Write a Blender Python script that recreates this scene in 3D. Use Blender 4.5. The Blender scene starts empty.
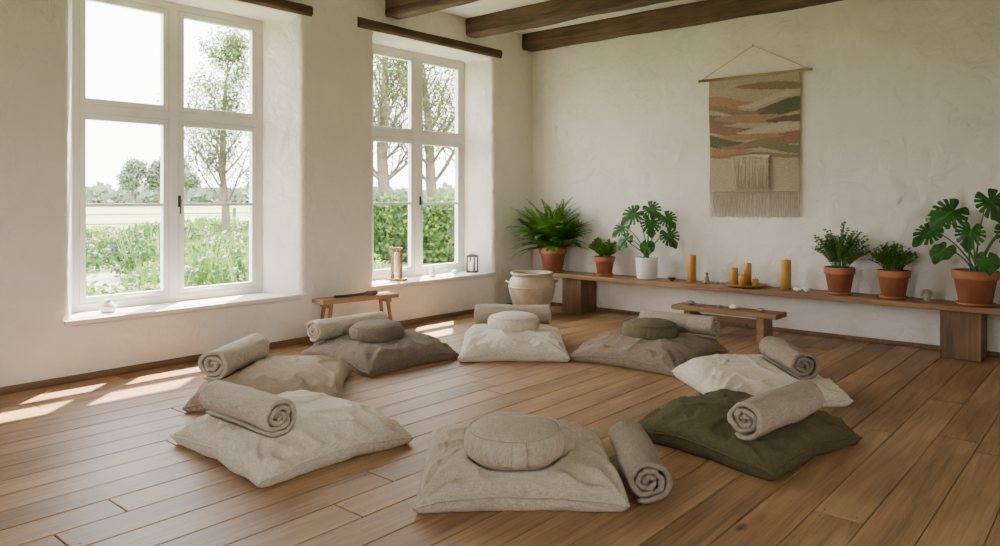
import bpy, bmesh, math, random
from mathutils import Vector, Matrix, noise
R=random.Random(7)
pi=math.pi
# ------------------------------------------------------------------ mesh builder
class MB:
    def __init__(s): s.v=[];s.f=[];s.m=[];s.sm=[]
    def add(s,vs,fs,mat=0,smooth=False,M=None):
        o=len(s.v)
        if M is not None: vs=[tuple(M@Vector(p)) for p in vs]
        s.v.extend([tuple(p) for p in vs])
        for f in fs:
            s.f.append(tuple(i+o for i in f)); s.m.append(mat); s.sm.append(smooth)
    def box(s,c,d,mat=0,M=None,taper=1.0):
        x,y,z=c;a,b,h=d[0]/2,d[1]/2,d[2]/2;t=taper
        vs=[(x-a*t,y-b*t,z-h),(x+a*t,y-b*t,z-h),(x+a*t,y+b*t,z-h),(x-a*t,y+b*t,z-h),(x-a,y-b,z+h),(x+a,y-b,z+h),(x+a,y+b,z+h),(x-a,y+b,z+h)]
        s.add(vs,[(0,3,2,1),(4,5,6,7),(0,1,5,4),(1,2,6,5),(2,3,7,6),(3,0,4,7)],mat,False,M)
    def lathe(s,prof,c=(0,0,0),seg=32,mat=0,smooth=True,M=None,fn=None):
        vs=[];n=len(prof)
        for i in range(seg):
            a=2*pi*i/seg
            for k,(r,z) in enumerate(prof):
                rr=r*(fn(a,k) if fn else 1)
                vs.append((c[0]+rr*math.cos(a),c[1]+rr*math.sin(a),c[2]+z))
        fs=[]
        for i in range(seg):
            j=(i+1)%seg
            for k in range(n-1): fs.append((i*n+k,j*n+k,j*n+k+1,i*n+k+1))
        s.add(vs,fs,mat,smooth,M)
    def tube(s,pts,rad,seg=8,mat=0,M=None,closed=False):
        pts=[Vector(p) for p in pts];n=len(pts)
        if not hasattr(rad,'__len__'): rad=[rad]*n
        vs=[]
        for i,p in enumerate(pts):
            if closed: t=pts[(i+1)%n]-pts[i-1]
            else: t=pts[min(i+1,n-1)]-pts[max(i-1,0)]
            if t.length<1e-9: t=Vector((0,0,1))
            t.normalize()
            a=Vector((0,0,1)) if abs(t.z)<.9 else Vector((1,0,0))
            u=t.cross(a).normalized();w=t.cross(u)
            for k in range(seg):
                an=2*pi*k/seg
                vs.append(p+(u*math.cos(an)+w*math.sin(an))*rad[i])
        fs=[]
        for i in range(n if closed else n-1):
            j=(i+1)%n
            for k in range(seg):
                l=(k+1)%seg
                fs.append((i*seg+k,i*seg+l,j*seg+l,j*seg+k))
        if not closed:
            fs.append(tuple(range(seg)));fs.append(tuple((n-1)*seg+k for k in reversed(range(seg))))
        s.add(vs,fs,mat,True,M)
    def grid(s,fn,nu,nv,mat=0,smooth=True,wrapu=False,M=None):
        vs=[fn(i/(nu if wrapu else nu-1),j/(nv-1)) for i in range(nu) for j in range(nv)]
        fs=[]
        for i in range(nu if wrapu else nu-1):
            i2=(i+1)%nu
            for j in range(nv-1): fs.append((i*nv+j,i2*nv+j,i2*nv+j+1,i*nv+j+1))
        s.add(vs,fs,mat,smooth,M)
    def squash(s,x0=None,y0=None,k=.09,yn=None):
        # keep foliage clear of the wall behind it and of its neighbour
        for i,(x,y,z) in enumerate(s.v):
            if x0 is not None and x>x0: x=x0+k*math.tanh((x-x0)/k)
            if y0 is not None and y>y0: y=y0+.09*math.tanh((y-y0)/.09)
            if yn is not None and y<-yn: y=-yn-.09*math.tanh((-y-yn)/.09)
            s.v[i]=(x,y,z)
    def build(s,name,mats,loc=(0,0,0),rz=0,merge=False,bevel=0,recalc=False):
        me=bpy.data.meshes.new(name)
        me.from_pydata(s.v,[],s.f)
        me.polygons.foreach_set('material_index',s.m)
        me.polygons.foreach_set('use_smooth',s.sm)
        for m in mats: me.materials.append(m)
        if merge or recalc:
            bm=bmesh.new();bm.from_mesh(me)
            if merge: bmesh.ops.remove_doubles(bm,verts=bm.verts,dist=1e-5)
            bmesh.ops.recalc_face_normals(bm,faces=bm.faces)
            bm.to_mesh(me);bm.free()
        me.update()
        o=bpy.data.objects.new(name,me)
        bpy.context.scene.collection.objects.link(o)
        o.location=loc;o.rotation_euler=(0,0,rz)
        if bevel:
            b=o.modifiers.new('bev','BEVEL');b.width=bevel;b.segments=3;b.limit_method='ANGLE';b.angle_limit=.6
        return o
# ------------------------------------------------------------------ materials
def base(name,rough=.8):
    m=bpy.data.materials.new(name);m.use_nodes=True
    nt=m.node_tree;b=nt.nodes['Principled BSDF'];b.inputs['Roughness'].default_value=rough
    return m,nt,b
def N(nt,t,**kw):
    n=nt.nodes.new(t)
    for k,v in kw.items(): setattr(n,k,v)
    return n
def noise_n(nt,scale,detail=4,mapscale=None,coord='Object',vec=None,rough=.5,dist=0):
    n=N(nt,'ShaderNodeTexNoise');n.inputs['Scale'].default_value=scale;n.inputs['Detail'].default_value=detail
    n.inputs['Roughness'].default_value=rough;n.inputs['Distortion'].default_value=dist
    if vec is None:
        tc=N(nt,'ShaderNodeTexCoord');vec=tc.outputs[coord]
    if mapscale:
        mp=N(nt,'ShaderNodeMapping');mp.inputs['Scale'].default_value=mapscale
        nt.links.new(vec,mp.inputs['Vector']);vec=mp.outputs['Vector']
    nt.links.new(vec,n.inputs['Vector'])
    return n
def ramp(nt,fac,stops,interp='LINEAR'):
    r=N(nt,'ShaderNodeValToRGB');r.color_ramp.interpolation=interp
    e=r.color_ramp.elements
    while len(e)<len(stops): e.new(.5)
    for i,(p,c) in enumerate(stops):
        e[i].position=p;e[i].color=(c[0],c[1],c[2],1)
    nt.links.new(fac,r.inputs['Fac']);return r
def bump(nt,b,h,strength,dist=.01,prev=None):
    n=N(nt,'ShaderNodeBump');n.inputs['Strength'].default_value=strength;n.inputs['Distance'].default_value=dist
    nt.links.new(h,n.inputs['Height'])
    if prev: nt.links.new(prev.outputs['Normal'],n.inputs['Normal'])
    nt.links.new(n.outputs['Normal'],b.inputs['Normal']);return n
def sc(c,k): return tuple(min(1,x*k) for x in c)
def simple(name,c,rough=.7,var=.15,nscale=8,bs=.2,bscale=60,bd=.003,metal=0):
    m,nt,b=base(name,rough)
    n=noise_n(nt,nscale,5)
    r=ramp(nt,n.outputs['Fac'],[(.3,sc(c,1-var)),(.7,sc(c,1+var))])
    nt.links.new(r.outputs['Color'],b.inputs['Base Color'])
    n2=noise_n(nt,bscale,5);bump(nt,b,n2.outputs['Fac'],bs,bd)
    b.inputs['Metallic'].default_value=metal
    return m
def fabric(name,c,crump=.35):
    m,nt,b=base(name,.95)
    b.inputs['Specular IOR Level'].default_value=.15
    s1=noise_n(nt,1,3,(420,30,60));s2=noise_n(nt,1,3,(30,420,60))
    n=noise_n(nt,3,3)
    ad=N(nt,'ShaderNodeMath',operation='ADD');nt.links.new(s1.outputs['Fac'],ad.inputs[0]);nt.links.new(s2.outputs['Fac'],ad.inputs[1])
    a2=N(nt,'ShaderNodeMath',operation='MULTIPLY_ADD');nt.links.new(n.outputs['Fac'],a2.inputs[0]);a2.inputs[1].default_value=.3
    nt.links.new(ad.outputs[0],a2.inputs[2])
    d=N(nt,'ShaderNodeMath',operation='DIVIDE');nt.links.new(a2.outputs[0],d.inputs[0]);d.inputs[1].default_value=2.3
    r=ramp(nt,d.outputs[0],[(.36,sc(c,.74)),(.64,sc(c,1.2))])
    nt.links.new(r.outputs['Color'],b.inputs['Base Color'])
    p=bump(nt,b,ad.outputs[0],.45,.003)
    w=noise_n(nt,7,3,dist=1.6,rough=.5);bump(nt,b,w.outputs['Fac'],crump,.03,p)
    return m
def wood(name,c1,c2,axis=0,rough=.5,k=1.0,bs=.3):
    m,nt,b=base(name,rough)
    ms=[16*k]*3;ms[axis]=1.1*k
    n=noise_n(nt,1,6,tuple(ms),dist=.8,rough=.6)
    n2=noise_n(nt,2.2,3)
    ad=N(nt,'ShaderNodeMath',operation='MULTIPLY_ADD');nt.links.new(n2.outputs['Fac'],ad.inputs[0]);ad.inputs[1].default_value=.5;nt.links.new(n.outputs['Fac'],ad.inputs[2])
    r=ramp(nt,ad.outputs[0],[(.5,c1),(.95,c2)])
    nt.links.new(r.outputs['Color'],b.inputs['Base Color'])
    bump(nt,b,n.outputs['Fac'],bs,.006)
    return m
def leafmat(name,c1,c2,rough=.45,trans=.3,nscale=6):
    m,nt,b=base(name,rough)
    n=noise_n(nt,nscale,3)
    r=ramp(nt,n.outputs['Fac'],[(.35,c1),(.65,c2)])
    nt.links.new(r.outputs['Color'],b.inputs['Base Color'])
    t=N(nt,'ShaderNodeBsdfTranslucent');nt.links.new(r.outputs['Color'],t.inputs['Color'])
    mx=N(nt,'ShaderNodeMixShader');mx.inputs[0].default_value=trans
    nt.links.new(b.outputs[0],mx.inputs[1]);nt.links.new(t.outputs[0],mx.inputs[2])
    nt.links.new(mx.outputs[0],nt.nodes['Material Output'].inputs['Surface'])
    return m
def plaster(name,c):
    m,nt,b=base(name,.92)
    b.inputs['Specular IOR Level'].default_value=.2
    n=noise_n(nt,1.3,6,rough=.6);r=ramp(nt,n.outputs['Fac'],[(.3,sc(c,.91)),(.7,sc(c,1.03))])
    nt.links.new(r.outputs['Color'],b.inputs['Base Color'])
    n0=noise_n(nt,1.4,3);p0=bump(nt,b,n0.outputs['Fac'],.6,.10)
    n1=noise_n(nt,5.5,5,dist=.6);p=bump(nt,b,n1.outputs['Fac'],.6,.05,p0)
    n2=noise_n(nt,35,6);bump(nt,b,n2.outputs['Fac'],.4,.007,p)
    return m
M_wall=plaster('plaster_offwhite',(.84,.80,.74))
M_ceil=plaster('plaster_ceiling',(.85,.82,.775))
M_white=simple('white_painted_wood',(.82,.80,.76),.45,.04,5,.1,30)
M_sill=simple('sill_paint',(.78,.74,.67),.55,.06,6,.15,25)
M_beam=wood('dark_beam_wood',(.034,.021,.013),(.16,.10,.06),1,.8,1.3,1)
M_lint=wood('dark_lintel_wood',(.035,.02,.012),(.13,.08,.046),0,.8,1,.8)
M_bench=wood('bench_oak',(.16,.082,.035),(.36,.205,.097),1,.5,.8)
M_leg=wood('old_oak_block',(.07,.038,.02),(.23,.13,.065),2,.7,1.0,.9)
M_table=wood('table_wood',(.15,.07,.03),(.33,.18,.082),1,.5)
M_stool=wood('stool_wood',(.17,.085,.035),(.38,.225,.11),0,.5)
M_base=wood('skirting_wood',(.11,.062,.034),(.25,.15,.08),0,.6)
M_cream=fabric('linen_cream',(.66,.58,.465))
M_beige=fabric('linen_beige',(.46,.385,.295))
M_sand=fabric('linen_sand',(.37,.285,.20))
M_taupe=fabric('linen_taupe',(.29,.225,.17))
M_brown=fabric('linen_brown_grey',(.205,.158,.118))
M_olive=fabric('linen_olive',(.105,.092,.044))
M_olz=fabric('linen_olive_grey',(.16,.14,.078))
M_roll=fabric('blanket_greige',(.41,.34,.26),.5)
M_roll2=fabric('blanket_oat',(.50,.43,.335),.5)
M_roll3=fabric('blanket_taupe',(.28,.225,.17),.5)
M_terra=simple('terracotta',(.38,.14,.065),.8,.22,6,.2,40)
M_soil=simple('soil',(.05,.033,.02),.95,.4,40,.8,80,.01)
M_gap=simple('subfloor_gap',(.035,.018,.008),.95)
M_cer=simple('white_ceramic',(.78,.76,.72),.35,.05)
M_urn=simple('stoneware_glaze',(.42,.34,.235),.45,.28,5,.25,20)
M_wax=simple('beeswax',(.54,.275,.06),.5,.12,6,.15,20)
M_wick=simple('wick',(.03,.025,.02),.9)
M_stone=simple('stone',(.25,.21,.18),.7,.3,12)
M_metal=simple('dark_iron',(.04,.04,.04),.4,.1,metal=.8)
M_dark=simple('dark_lantern_wood',(.04,.028,.02),.6)
M_fern=leafmat('fern_leaf',(.045,.15,.015),(.17,.36,.04))
M_mon=leafmat('monstera_leaf',(.014,.07,.014),(.05,.18,.03),.3,.15)
M_herb=leafmat('herb_leaf',(.07,.16,.04),(.20,.34,.09))
M_stem=leafmat('plant_stem',(.06,.14,.03),(.12,.22,.06),.5,.1)
M_cord=simple('cotton_cord',(.55,.46,.34),.95,.1,30,.4,150)
M_rod=wood('rod_wood',(.25,.15,.08),(.45,.30,.17),1,.6)
# floor
def floor_mat():
    m,nt,b=base('oak_floorboards',.45)
    at=N(nt,'ShaderNodeAttribute');at.attribute_name='brd'
    tc=N(nt,'ShaderNodeTexCoord')
    vm=N(nt,'ShaderNodeVectorMath',operation='MULTIPLY_ADD');nt.links.new(at.outputs['Color'],vm.inputs[0]);vm.inputs[1].default_value=(30,30,30);nt.links.new(tc.outputs['Object'],vm.inputs[2])
    g=noise_n(nt,1,7,(1.0,13,4),vec=vm.outputs[0],rough=.65,dist=1.4)
    g2=noise_n(nt,1,4,(3,90,4),vec=vm.outputs[0])
    big=noise_n(nt,1,4,(1.0,3.5,1),vec=vm.outputs[0])
    a=N(nt,'ShaderNodeMath',operation='MULTIPLY_ADD');nt.links.new(g2.outputs['Fac'],a.inputs[0]);a.inputs[1].default_value=.4;nt.links.new(g.outputs['Fac'],a.inputs[2])
    a2=N(nt,'ShaderNodeMath',operation='MULTIPLY_ADD');nt.links.new(big.outputs['Fac'],a2.inputs[0]);a2.inputs[1].default_value=.5;nt.links.new(a.outputs[0],a2.inputs[2])
    sp=N(nt,'ShaderNodeSeparateColor');nt.links.new(at.outputs['Color'],sp.inputs[0])
    a3=N(nt,'ShaderNodeMath',operation='MULTIPLY_ADD');nt.links.new(sp.outputs[0],a3.inputs[0]);a3.inputs[1].default_value=.20;nt.links.new(a2.outputs[0],a3.inputs[2])
    a4=N(nt,'ShaderNodeMath',operation='MULTIPLY');nt.links.new(a3.outputs[0],a4.inputs[0]);a4.inputs[1].default_value=.57
    r=ramp(nt,a4.outputs[0],[(.42,(.125,.060,.024)),(.56,(.27,.142,.060)),(.70,(.41,.24,.115))])
    v=N(nt,'ShaderNodeTexVoronoi');v.inputs['Scale'].default_value=1.0
    mp=N(nt,'ShaderNodeMapping');mp.inputs['Scale'].default_value=(1.3,3,1);nt.links.new(vm.outputs[0],mp.inputs['Vector']);nt.links.new(mp.outputs[0],v.inputs['Vector'])
    kr=ramp(nt,v.outputs['Distance'],[(.02,(.25,.2,.17)),(.08,(1,1,1))])
    mx=N(nt,'ShaderNodeMix',data_type='RGBA',blend_type='MULTIPLY');mx.inputs[0].default_value=1
    nt.links.new(r.outputs['Color'],mx.inputs[6]);nt.links.new(kr.outputs['Color'],mx.inputs[7])
    nt.links.new(mx.outputs[2],b.inputs['Base Color'])
    rr=N(nt,'ShaderNodeMapRange');nt.links.new(g.outputs['Fac'],rr.inputs[0]);rr.inputs[3].default_value=.38;rr.inputs[4].default_value=.58
    nt.links.new(rr.outputs[0],b.inputs['Roughness'])
    bump(nt,b,a.outputs[0],.25,.004)
    return m
M_floor=floor_mat()
# glass (thin architectural)
M_glass,nt,b=base('window_glass');
tr=N(nt,'ShaderNodeBsdfTransparent');gl=N(nt,'ShaderNodeBsdfGlossy');gl.inputs['Roughness'].default_value=.02
mx=N(nt,'ShaderNodeMixShader');mx.inputs[0].default_value=.04
nt.links.new(tr.outputs[0],mx.inputs[1]);nt.links.new(gl.outputs[0],mx.inputs[2]);nt.links.new(mx.outputs[0],nt.nodes['Material Output'].inputs['Surface'])
# ------------------------------------------------------------------ room
XR,YW,CEIL=7.60,5.96,3.46
XB,YB=-1.8,-2.2
TH=.54
def wall(name,fmap,s0,s1,h,ops,thick=TH,z0=-.1):
    mb=MB()
    def sheet(d,key):
        S=sorted({s0,s1}|{o[key][0] for o in ops}|{o[key][1] for o in ops})
        Z=sorted({z0,h}|{o[key][2] for o in ops}|{o[key][3] for o in ops})
        for i in range(len(S)-1):
            for k in range(len(Z)-1):
                cs,cz=(S[i]+S[i+1])/2,(Z[k]+Z[k+1])/2
                if any(o[key][0]<cs<o[key][1] and o[key][2]<cz<o[key][3] for o in ops): continue
                mb.add([fmap(S[i],d,Z[k]),fmap(S[i+1],d,Z[k]),fmap(S[i+1],d,Z[k+1]),fmap(S[i],d,Z[k+1])],[(0,1,2,3)])
    sheet(0,'f');sheet(thick,'b')
    for o in ops:
        def rect(q,d): return [fmap(q[0],d,q[2]),fmap(q[1],d,q[2]),fmap(q[1],d,q[3]),fmap(q[0],d,q[3])]
        a=rect(o['f'],0);m=rect(o['b'],thick-.2);e=rect(o['b'],thick)
        for p,q in ((a,m),(m,e)):
            for i in range(4):
                j=(i+1)%4
                mb.add([p[i],p[j],q[j],q[i]],[(0,1,2,3)])
    for (a1,a2,zz1,zz2) in ((s0,s0,z0,h),(s1,s1,z0,h)):
        mb.add([fmap(a1,0,zz1),fmap(a1,thick,zz1),fmap(a1,thick,zz2),fmap(a1,0,zz2)],[(0,1,2,3)])
    mb.add([fmap(s0,0,h),fmap(s1,0,h),fmap(s1,thick,h),fmap(s0,thick,h)],[(0,1,2,3)])
    mb.add([fmap(s0,0,z0),fmap(s1,0,z0),fmap(s1,thick,z0),fmap(s0,thick,z0)],[(0,1,2,3)])
    return mb.build(name,[M_wall],merge=True,bevel=.03)
ZS=.42
W1=dict(f=(2.07,4.09,ZS,3.08),b=(2.22,3.90,ZS,3.05))
W2=dict(f=(4.94,6.82,ZS,3.08),b=(5.15,6.70,ZS,3.05))
wall('wall_left',lambda s,d,z:(s,YW+d,z),XB-.3,XR+.3,CEIL+.1,[W1,W2])
o3=dict(f=(1.0,2.6,.7,2.9),b=(1.0,2.6,.7,2.9))
wall('wall_right',lambda s,d,z:(s,YB-d,z),XB-.3,XR+.3,CEIL+.1,[o3],.3)
o5=dict(f=(1.6,3.4,.7,2.9),b=(1.6,3.4,.7,2.9))
wall('wall_behind',lambda s,d,z:(XB-d,s,z),YB,YW,CEIL+.1,[o5],.3)
mb=MB();mb.box((XR+.15,(YB+YW)/2,CEIL/2),(.3,YW-YB,CEIL+.2));mb.build('wall_back',[M_wall])
mb=MB();mb.box(((XB+XR)/2,(YB+YW)/2,CEIL+.1),(XR-XB+.6,YW-YB+1.1,.2));mb.build('ceiling',[M_ceil])
# floor boards
mb=MB();cols=[]
rw=.204;y=YB;row=0
while y<YW-.01:
    y2=min(y+rw,YW)
    x=XB-R.random()*2
    while x<XR:
        L=R.uniform(2.2,4.5);x2=min(x+L,XR)
        xa=max(x,XB)
        if x2>xa+.01:
            g=.0018;c=.003
            X0,X1,Y0,Y1=xa+g,x2-g,y+g,y2-g
            zt_=R.uniform(-.001,.0)
            vs=[(X0,Y0,-.02),(X1,Y0,-.02),(X1,Y1,-.02),(X0,Y1,-.02),(X0,Y0,zt_-c),(X1,Y0,zt_-c),(X1,Y1,zt_-c),(X0,Y1,zt_-c),(X0+c,Y0+c,zt_),(X1-c,Y0+c,zt_),(X1-c,Y1-c,zt_),(X0+c,Y1-c,zt_)]
            fs=[(8,9,10,11),(0,1,5,4),(1,2,6,5),(2,3,7,6),(3,0,4,7),(4,5,9,8),(5,6,10,9),(6,7,11,10),(7,4,8,11)]
            mb.add(vs,fs);cc=(R.random(),R.random(),R.random(),1);cols+= [cc]*12
            for xn in (X0+.035,X1-.035):
                for yn in (Y0+.035,Y1-.035):
                    vn=[(xn+.0045*math.cos(k*pi/3),yn+.0045*math.sin(k*pi/3),zt_+.0006) for k in range(6)]
                    mb.add(vn,[tuple(range(6))],1);cols+=[cc]*6
        x=x2
    y=y2;row+=1
mb.box(((XB+XR)/2,(YB+YW)/2,-.06),(XR-XB,YW-YB,.08),1);cols+=[(0,0,0,1)]*8
fl=mb.build('floor',[M_floor,M_gap])
ca=fl.data.color_attributes.new('brd','FLOAT_COLOR','POINT')
for i,c in enumerate(cols): ca.data[i].color=c
# skirting
mb=MB();mb.box(((XB+XR)/2,YW-.01,.025),(XR-XB,.02,.05));mb.build('baseboard_left',[M_base],bevel=.005)
mb=MB();mb.box((XR-.01,(YB+YW)/2-.01,.02),(.02,YW-YB-.03,.04));mb.build('baseboard_back',[M_base],bevel=.005)
# beams
def beam(name,c,d,axis,mat,seed,amp=.012):
    mb=MB();L=d[axis];n=int(L/.10)+2
    cr=[i for i in range(3) if i!=axis]
    prof=[];hx,hz=d[cr[0]]/2,d[cr[1]]/2;k=.022
    for (a,b_) in ((-1,-1),(1,-1),(1,1),(-1,1)):
        prof.append([(a*(hx-k),b_*hz),(a*hx,b_*(hz-k))])
    order=[prof[0][1],prof[0][0],prof[1][0],prof[1][1],prof[2][1],prof[2][0],prof[3][0],prof[3][1]]
    loop=[]
    for i in range(8):
        p,q=order[i],order[(i+1)%8]
        for t in (0,.33,.66) if i%2==1 else (0,): loop.append((p[0]+(q[0]-p[0])*t,p[1]+(q[1]-p[1])*t))
    m=len(loop);vs=[]
    for i in range(n):
        s=-L/2+L*i/(n-1)
        for (a,b_) in loop:
            nn=noise.noise_vector(Vector((s*1.6+seed,a*9,b_*9)))*amp+noise.noise_vector(Vector((s*7+seed,a*20,b_*20)))*amp*.5
            p=[0,0,0];p[axis]=c[axis]+s;p[cr[0]]=c[cr[0]]+a+nn.x;p[cr[1]]=c[cr[1]]+b_+nn.y
            vs.append(p)
    fs=[(i*m+k2,i*m+(k2+1)%m,(i+1)*m+(k2+1)%m,(i+1)*m+k2) for i in range(n-1) for k2 in range(m)]
    fs+=[tuple(range(m)),tuple((n-1)*m+k2 for k2 in range(m))]
    mb.add(vs,fs,0,False);return mb.build(name,[mat],recalc=True)
for i,x in enumerate((7.48,6.42,5.20,3.98,2.76,1.54,.32,-.9)):
    beam('ceiling_beam',(x,(YB+YW)/2,CEIL-.10),(.21,YW-YB-.02,.21),1,M_beam,i*13.3)
beam('trim_1',(3.04,YW+.06,3.135),(2.30,.18,.10),0,M_lint,3,.005)
beam('trim_2',(5.85,YW+.06,3.135),(2.22,.18,.10),0,M_lint,9,.005)
# sills
for i,w in enumerate((W1,W2)):
    a,b_=w['f'],w['b'];mb=MB()
    p=[(a[0]-.03,YW-.035),(a[1]+.03,YW-.035),(a[1]+.03,YW-.002),(a[1]-.01,YW-.002),(b_[1]-.005,YW+.40),(b_[0]+.005,YW+.40),(a[0]+.01,YW-.002),(a[0]-.03,YW-.002)]
    n=len(p);vs=[(x,y,ZS+.002) for x,y in p]+[(x,y,ZS+.038) for x,y in p]
    mb.add(vs,[tuple(range(n-1,-1,-1)),tuple(range(n,2*n))]+[(k,(k+1)%n,n+(k+1)%n,n+k) for k in range(n)])
    mb.build('window_sill',[M_sill],bevel=.008)
ZT=ZS+.038
# windows
def window(name,x0,x1,z0,z1,handle=True):
    mb=MB();fw=.06;d=.10;mw=.042
    def bx(a,b_,c,e,dep,mat=0,yo=0):
        mb.box(((a+b_)/2,yo,(c+e)/2),(b_-a,dep,e-c),mat)
    xm=(x0+x1)/2-.02
    bx(x0,x0+fw,z0,z1,d);bx(x1-fw,x1,z0,z1,d);bx(x0+fw,x1-fw,z0,z0+fw,d);bx(x0+fw,x1-fw,z1-fw,z1,d)
    bx(xm-mw,xm+mw,z0+fw,z1-fw,d);tz=2.07
    bx(x0+fw,xm-mw,tz-.035,tz+.035,d);bx(xm+mw,x1-fw,tz-.035,tz+.035,d)
    sw=.05
    for (a,b_) in ((x0+fw,xm-mw),(xm+mw,x1-fw)):
        for (c,e,mz) in ((z0+fw,tz-.035,1.30),(tz+.035,z1-fw,None)):
            dd=.055
            bx(a+.003,a+sw,c+.003,e-.003,dd,0,-.02);bx(b_-sw,b_-.003,c+.003,e-.003,dd,0,-.02)
            bx(a+sw,b_-sw,c+.003,c+sw,dd,0,-.02);bx(a+sw,b_-sw,e-sw,e-.003,dd,0,-.02)
            if mz: bx(a+sw,b_-sw,mz-.014,mz+.014,.04,0,-.02)
            bx(a+sw-.005,b_-sw+.005,c+sw-.005,e-sw+.005,.004,1,-.015)
    if handle:
        mb.box((xm+.045,-.055,1.33),(.022,.012,.10),2);mb.tube([(xm+.045,-.06,1.34),(xm+.045,-.085,1.34),(xm+.04,-.09,1.30),(xm+.038,-.09,1.22)],.006,8,2)
        mb.tube([(xm+.12,-.055,z0+.09),(xm+.42,-.07,z0+.085)],.006,6,0);mb.tube([(xm-.12,-.055,z0+.09),(xm-.42,-.07,z0+.085)],.006,6,0)
    return mb
window('window_1',2.22,3.90,ZT,3.05).build('window_1',[M_white,M_glass,M_metal],(0,YW+.42,0),bevel=.004)
window('window_2',5.15,6.70,ZT,3.05).build('window_2',[M_white,M_glass,M_metal],(0,YW+.42,0),bevel=.004)
window('fill_window_3',1.0,2.6,.7,2.9).build('fill_window_3',[M_white,M_glass,M_metal],(3.6,YB-.15,0),pi,bevel=.004)  # unseen window, added behind the camera to let in fill skylight
window('fill_window_4',1.6,3.4,.7,2.9).build('fill_window_4',[M_white,M_glass,M_metal],(XB-.15,0,0),pi/2,bevel=.004)  # second unseen window, added so skylight brightens the far wall
# ------------------------------------------------------------------ cushions
def con_disc(cx,cy,r,zb):
    return lambda x,y: zb+max(0,math.hypot(x-cx,y-cy)-r*.82)*.7
def con_roll(cx,cy,ang,L,r,zb):
    ca,sa=math.cos(ang),math.sin(ang)
    def f(x,y):
        dx,dy=x-cx,y-cy;u=dx*ca+dy*sa;w=-dx*sa+dy*ca
        e=max(0,abs(u)-L/2)
        return zb+ (w*w)/(2*r) + e*.5 -.002
    return f
def pillow(name,cx,cy,ang,w,d,mat,cons=(),seed=0,H=.125):
    n=110;ca,sa=math.cos(ang),math.sin(ang);mb=MB();zs=.075
    def xy(s,t):
        x=s*w/2*(1-.05*(1-t*t)*abs(s)**2);y=t*d/2*(1-.05*(1-s*s)*abs(t)**2)
        k=noise.noise(Vector((s*2.2+seed,t*2.2,3)))*.014
        return x+k,y-k
    def seamz(s,t): return zs+.016*noise.noise(Vector((s*2.5,t*2.5,seed+5)))-.038*(s*s*t*t)
    def wr(x,y,s,t,f):
        ed=min(1-abs(s),1-abs(t))
        pk=noise.noise(Vector((x*13+seed,y*13,1)))
        return pk*math.exp(-((ed-.08)/.10)**2)*min(1,f*2)
    def rem(s): return math.sin(s*pi/2)*.6+s*.4
    def ridge(v,k): 
        r_=1-abs(noise.noise(v))*k
        return r_*r_ if r_>0 else 0
    def top(s,t):
        s=rem(2*s-1);t=rem(2*t-1)
        x,y=xy(s,t);f=max(0,(1-abs(s)**4)*(1-abs(t)**4))**.42
        z=seamz(s,t)+H*f*(1-.12*(s*s+t*t))
        z+=f*.014*noise.noise(Vector((x*3.2+seed*3,y*3.2,seed)))
        q=noise.noise(Vector((x*2+seed,y*2,7)))*.3
        edge=max(abs(s),abs(t))
        z+=f*.020*ridge(Vector(((x+q)*3.6+seed,(y-q)*3.6,seed*2)),4.5)*(.4+.6*edge)
        z+=f*.009*ridge(Vector(((x-q)*8.5-seed,(y+q)*8.5,seed*3+2)),4.5)*(.35+.65*edge)
        z+=.024*wr(x,y,s,t,f)
        cdist=math.hypot(1-abs(s),1-abs(t));an=math.atan2(1-abs(t),1-abs(s))
        z+=.018*math.sin(an*9+seed)*math.exp(-((cdist-.28)/.2)**2)*f
        wx,wy=cx+x*ca-y*sa,cy+x*sa+y*ca
        for c in cons: 
            m=c(wx,wy)
            if z>m: z=m
        return (x,y,max(z,.004))
    def bot(s,t):
        s=rem(2*s-1);t=rem(2*t-1)
        x,y=xy(s,t);f=max(0,(1-abs(s)**7)*(1-abs(t)**7))**.4
        return (x,y,max(.001,seamz(s,t)-.11*f+.012*wr(x,y,s,t,f)))
    mb.grid(top,n,n);mb.grid(bot,n,n)
    per=[]
    K=60
    for (fa) in (lambda q:(q,-1),lambda q:(1,q),lambda q:(-q,1),lambda q:(-1,-q)):
        for i in range(K):
            q=-1+2*i/K;s,t=fa(q);x,y=xy(s,t);per.append((x,y,seamz(s,t)))
    o=mb.build(name,[mat],(cx,cy,0),ang,merge=True)
    mb2=MB();mb2.tube(per,.006,6,0,closed=True)
    p=mb2.build('piping',[mat]);p.parent=o
    return o
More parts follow.
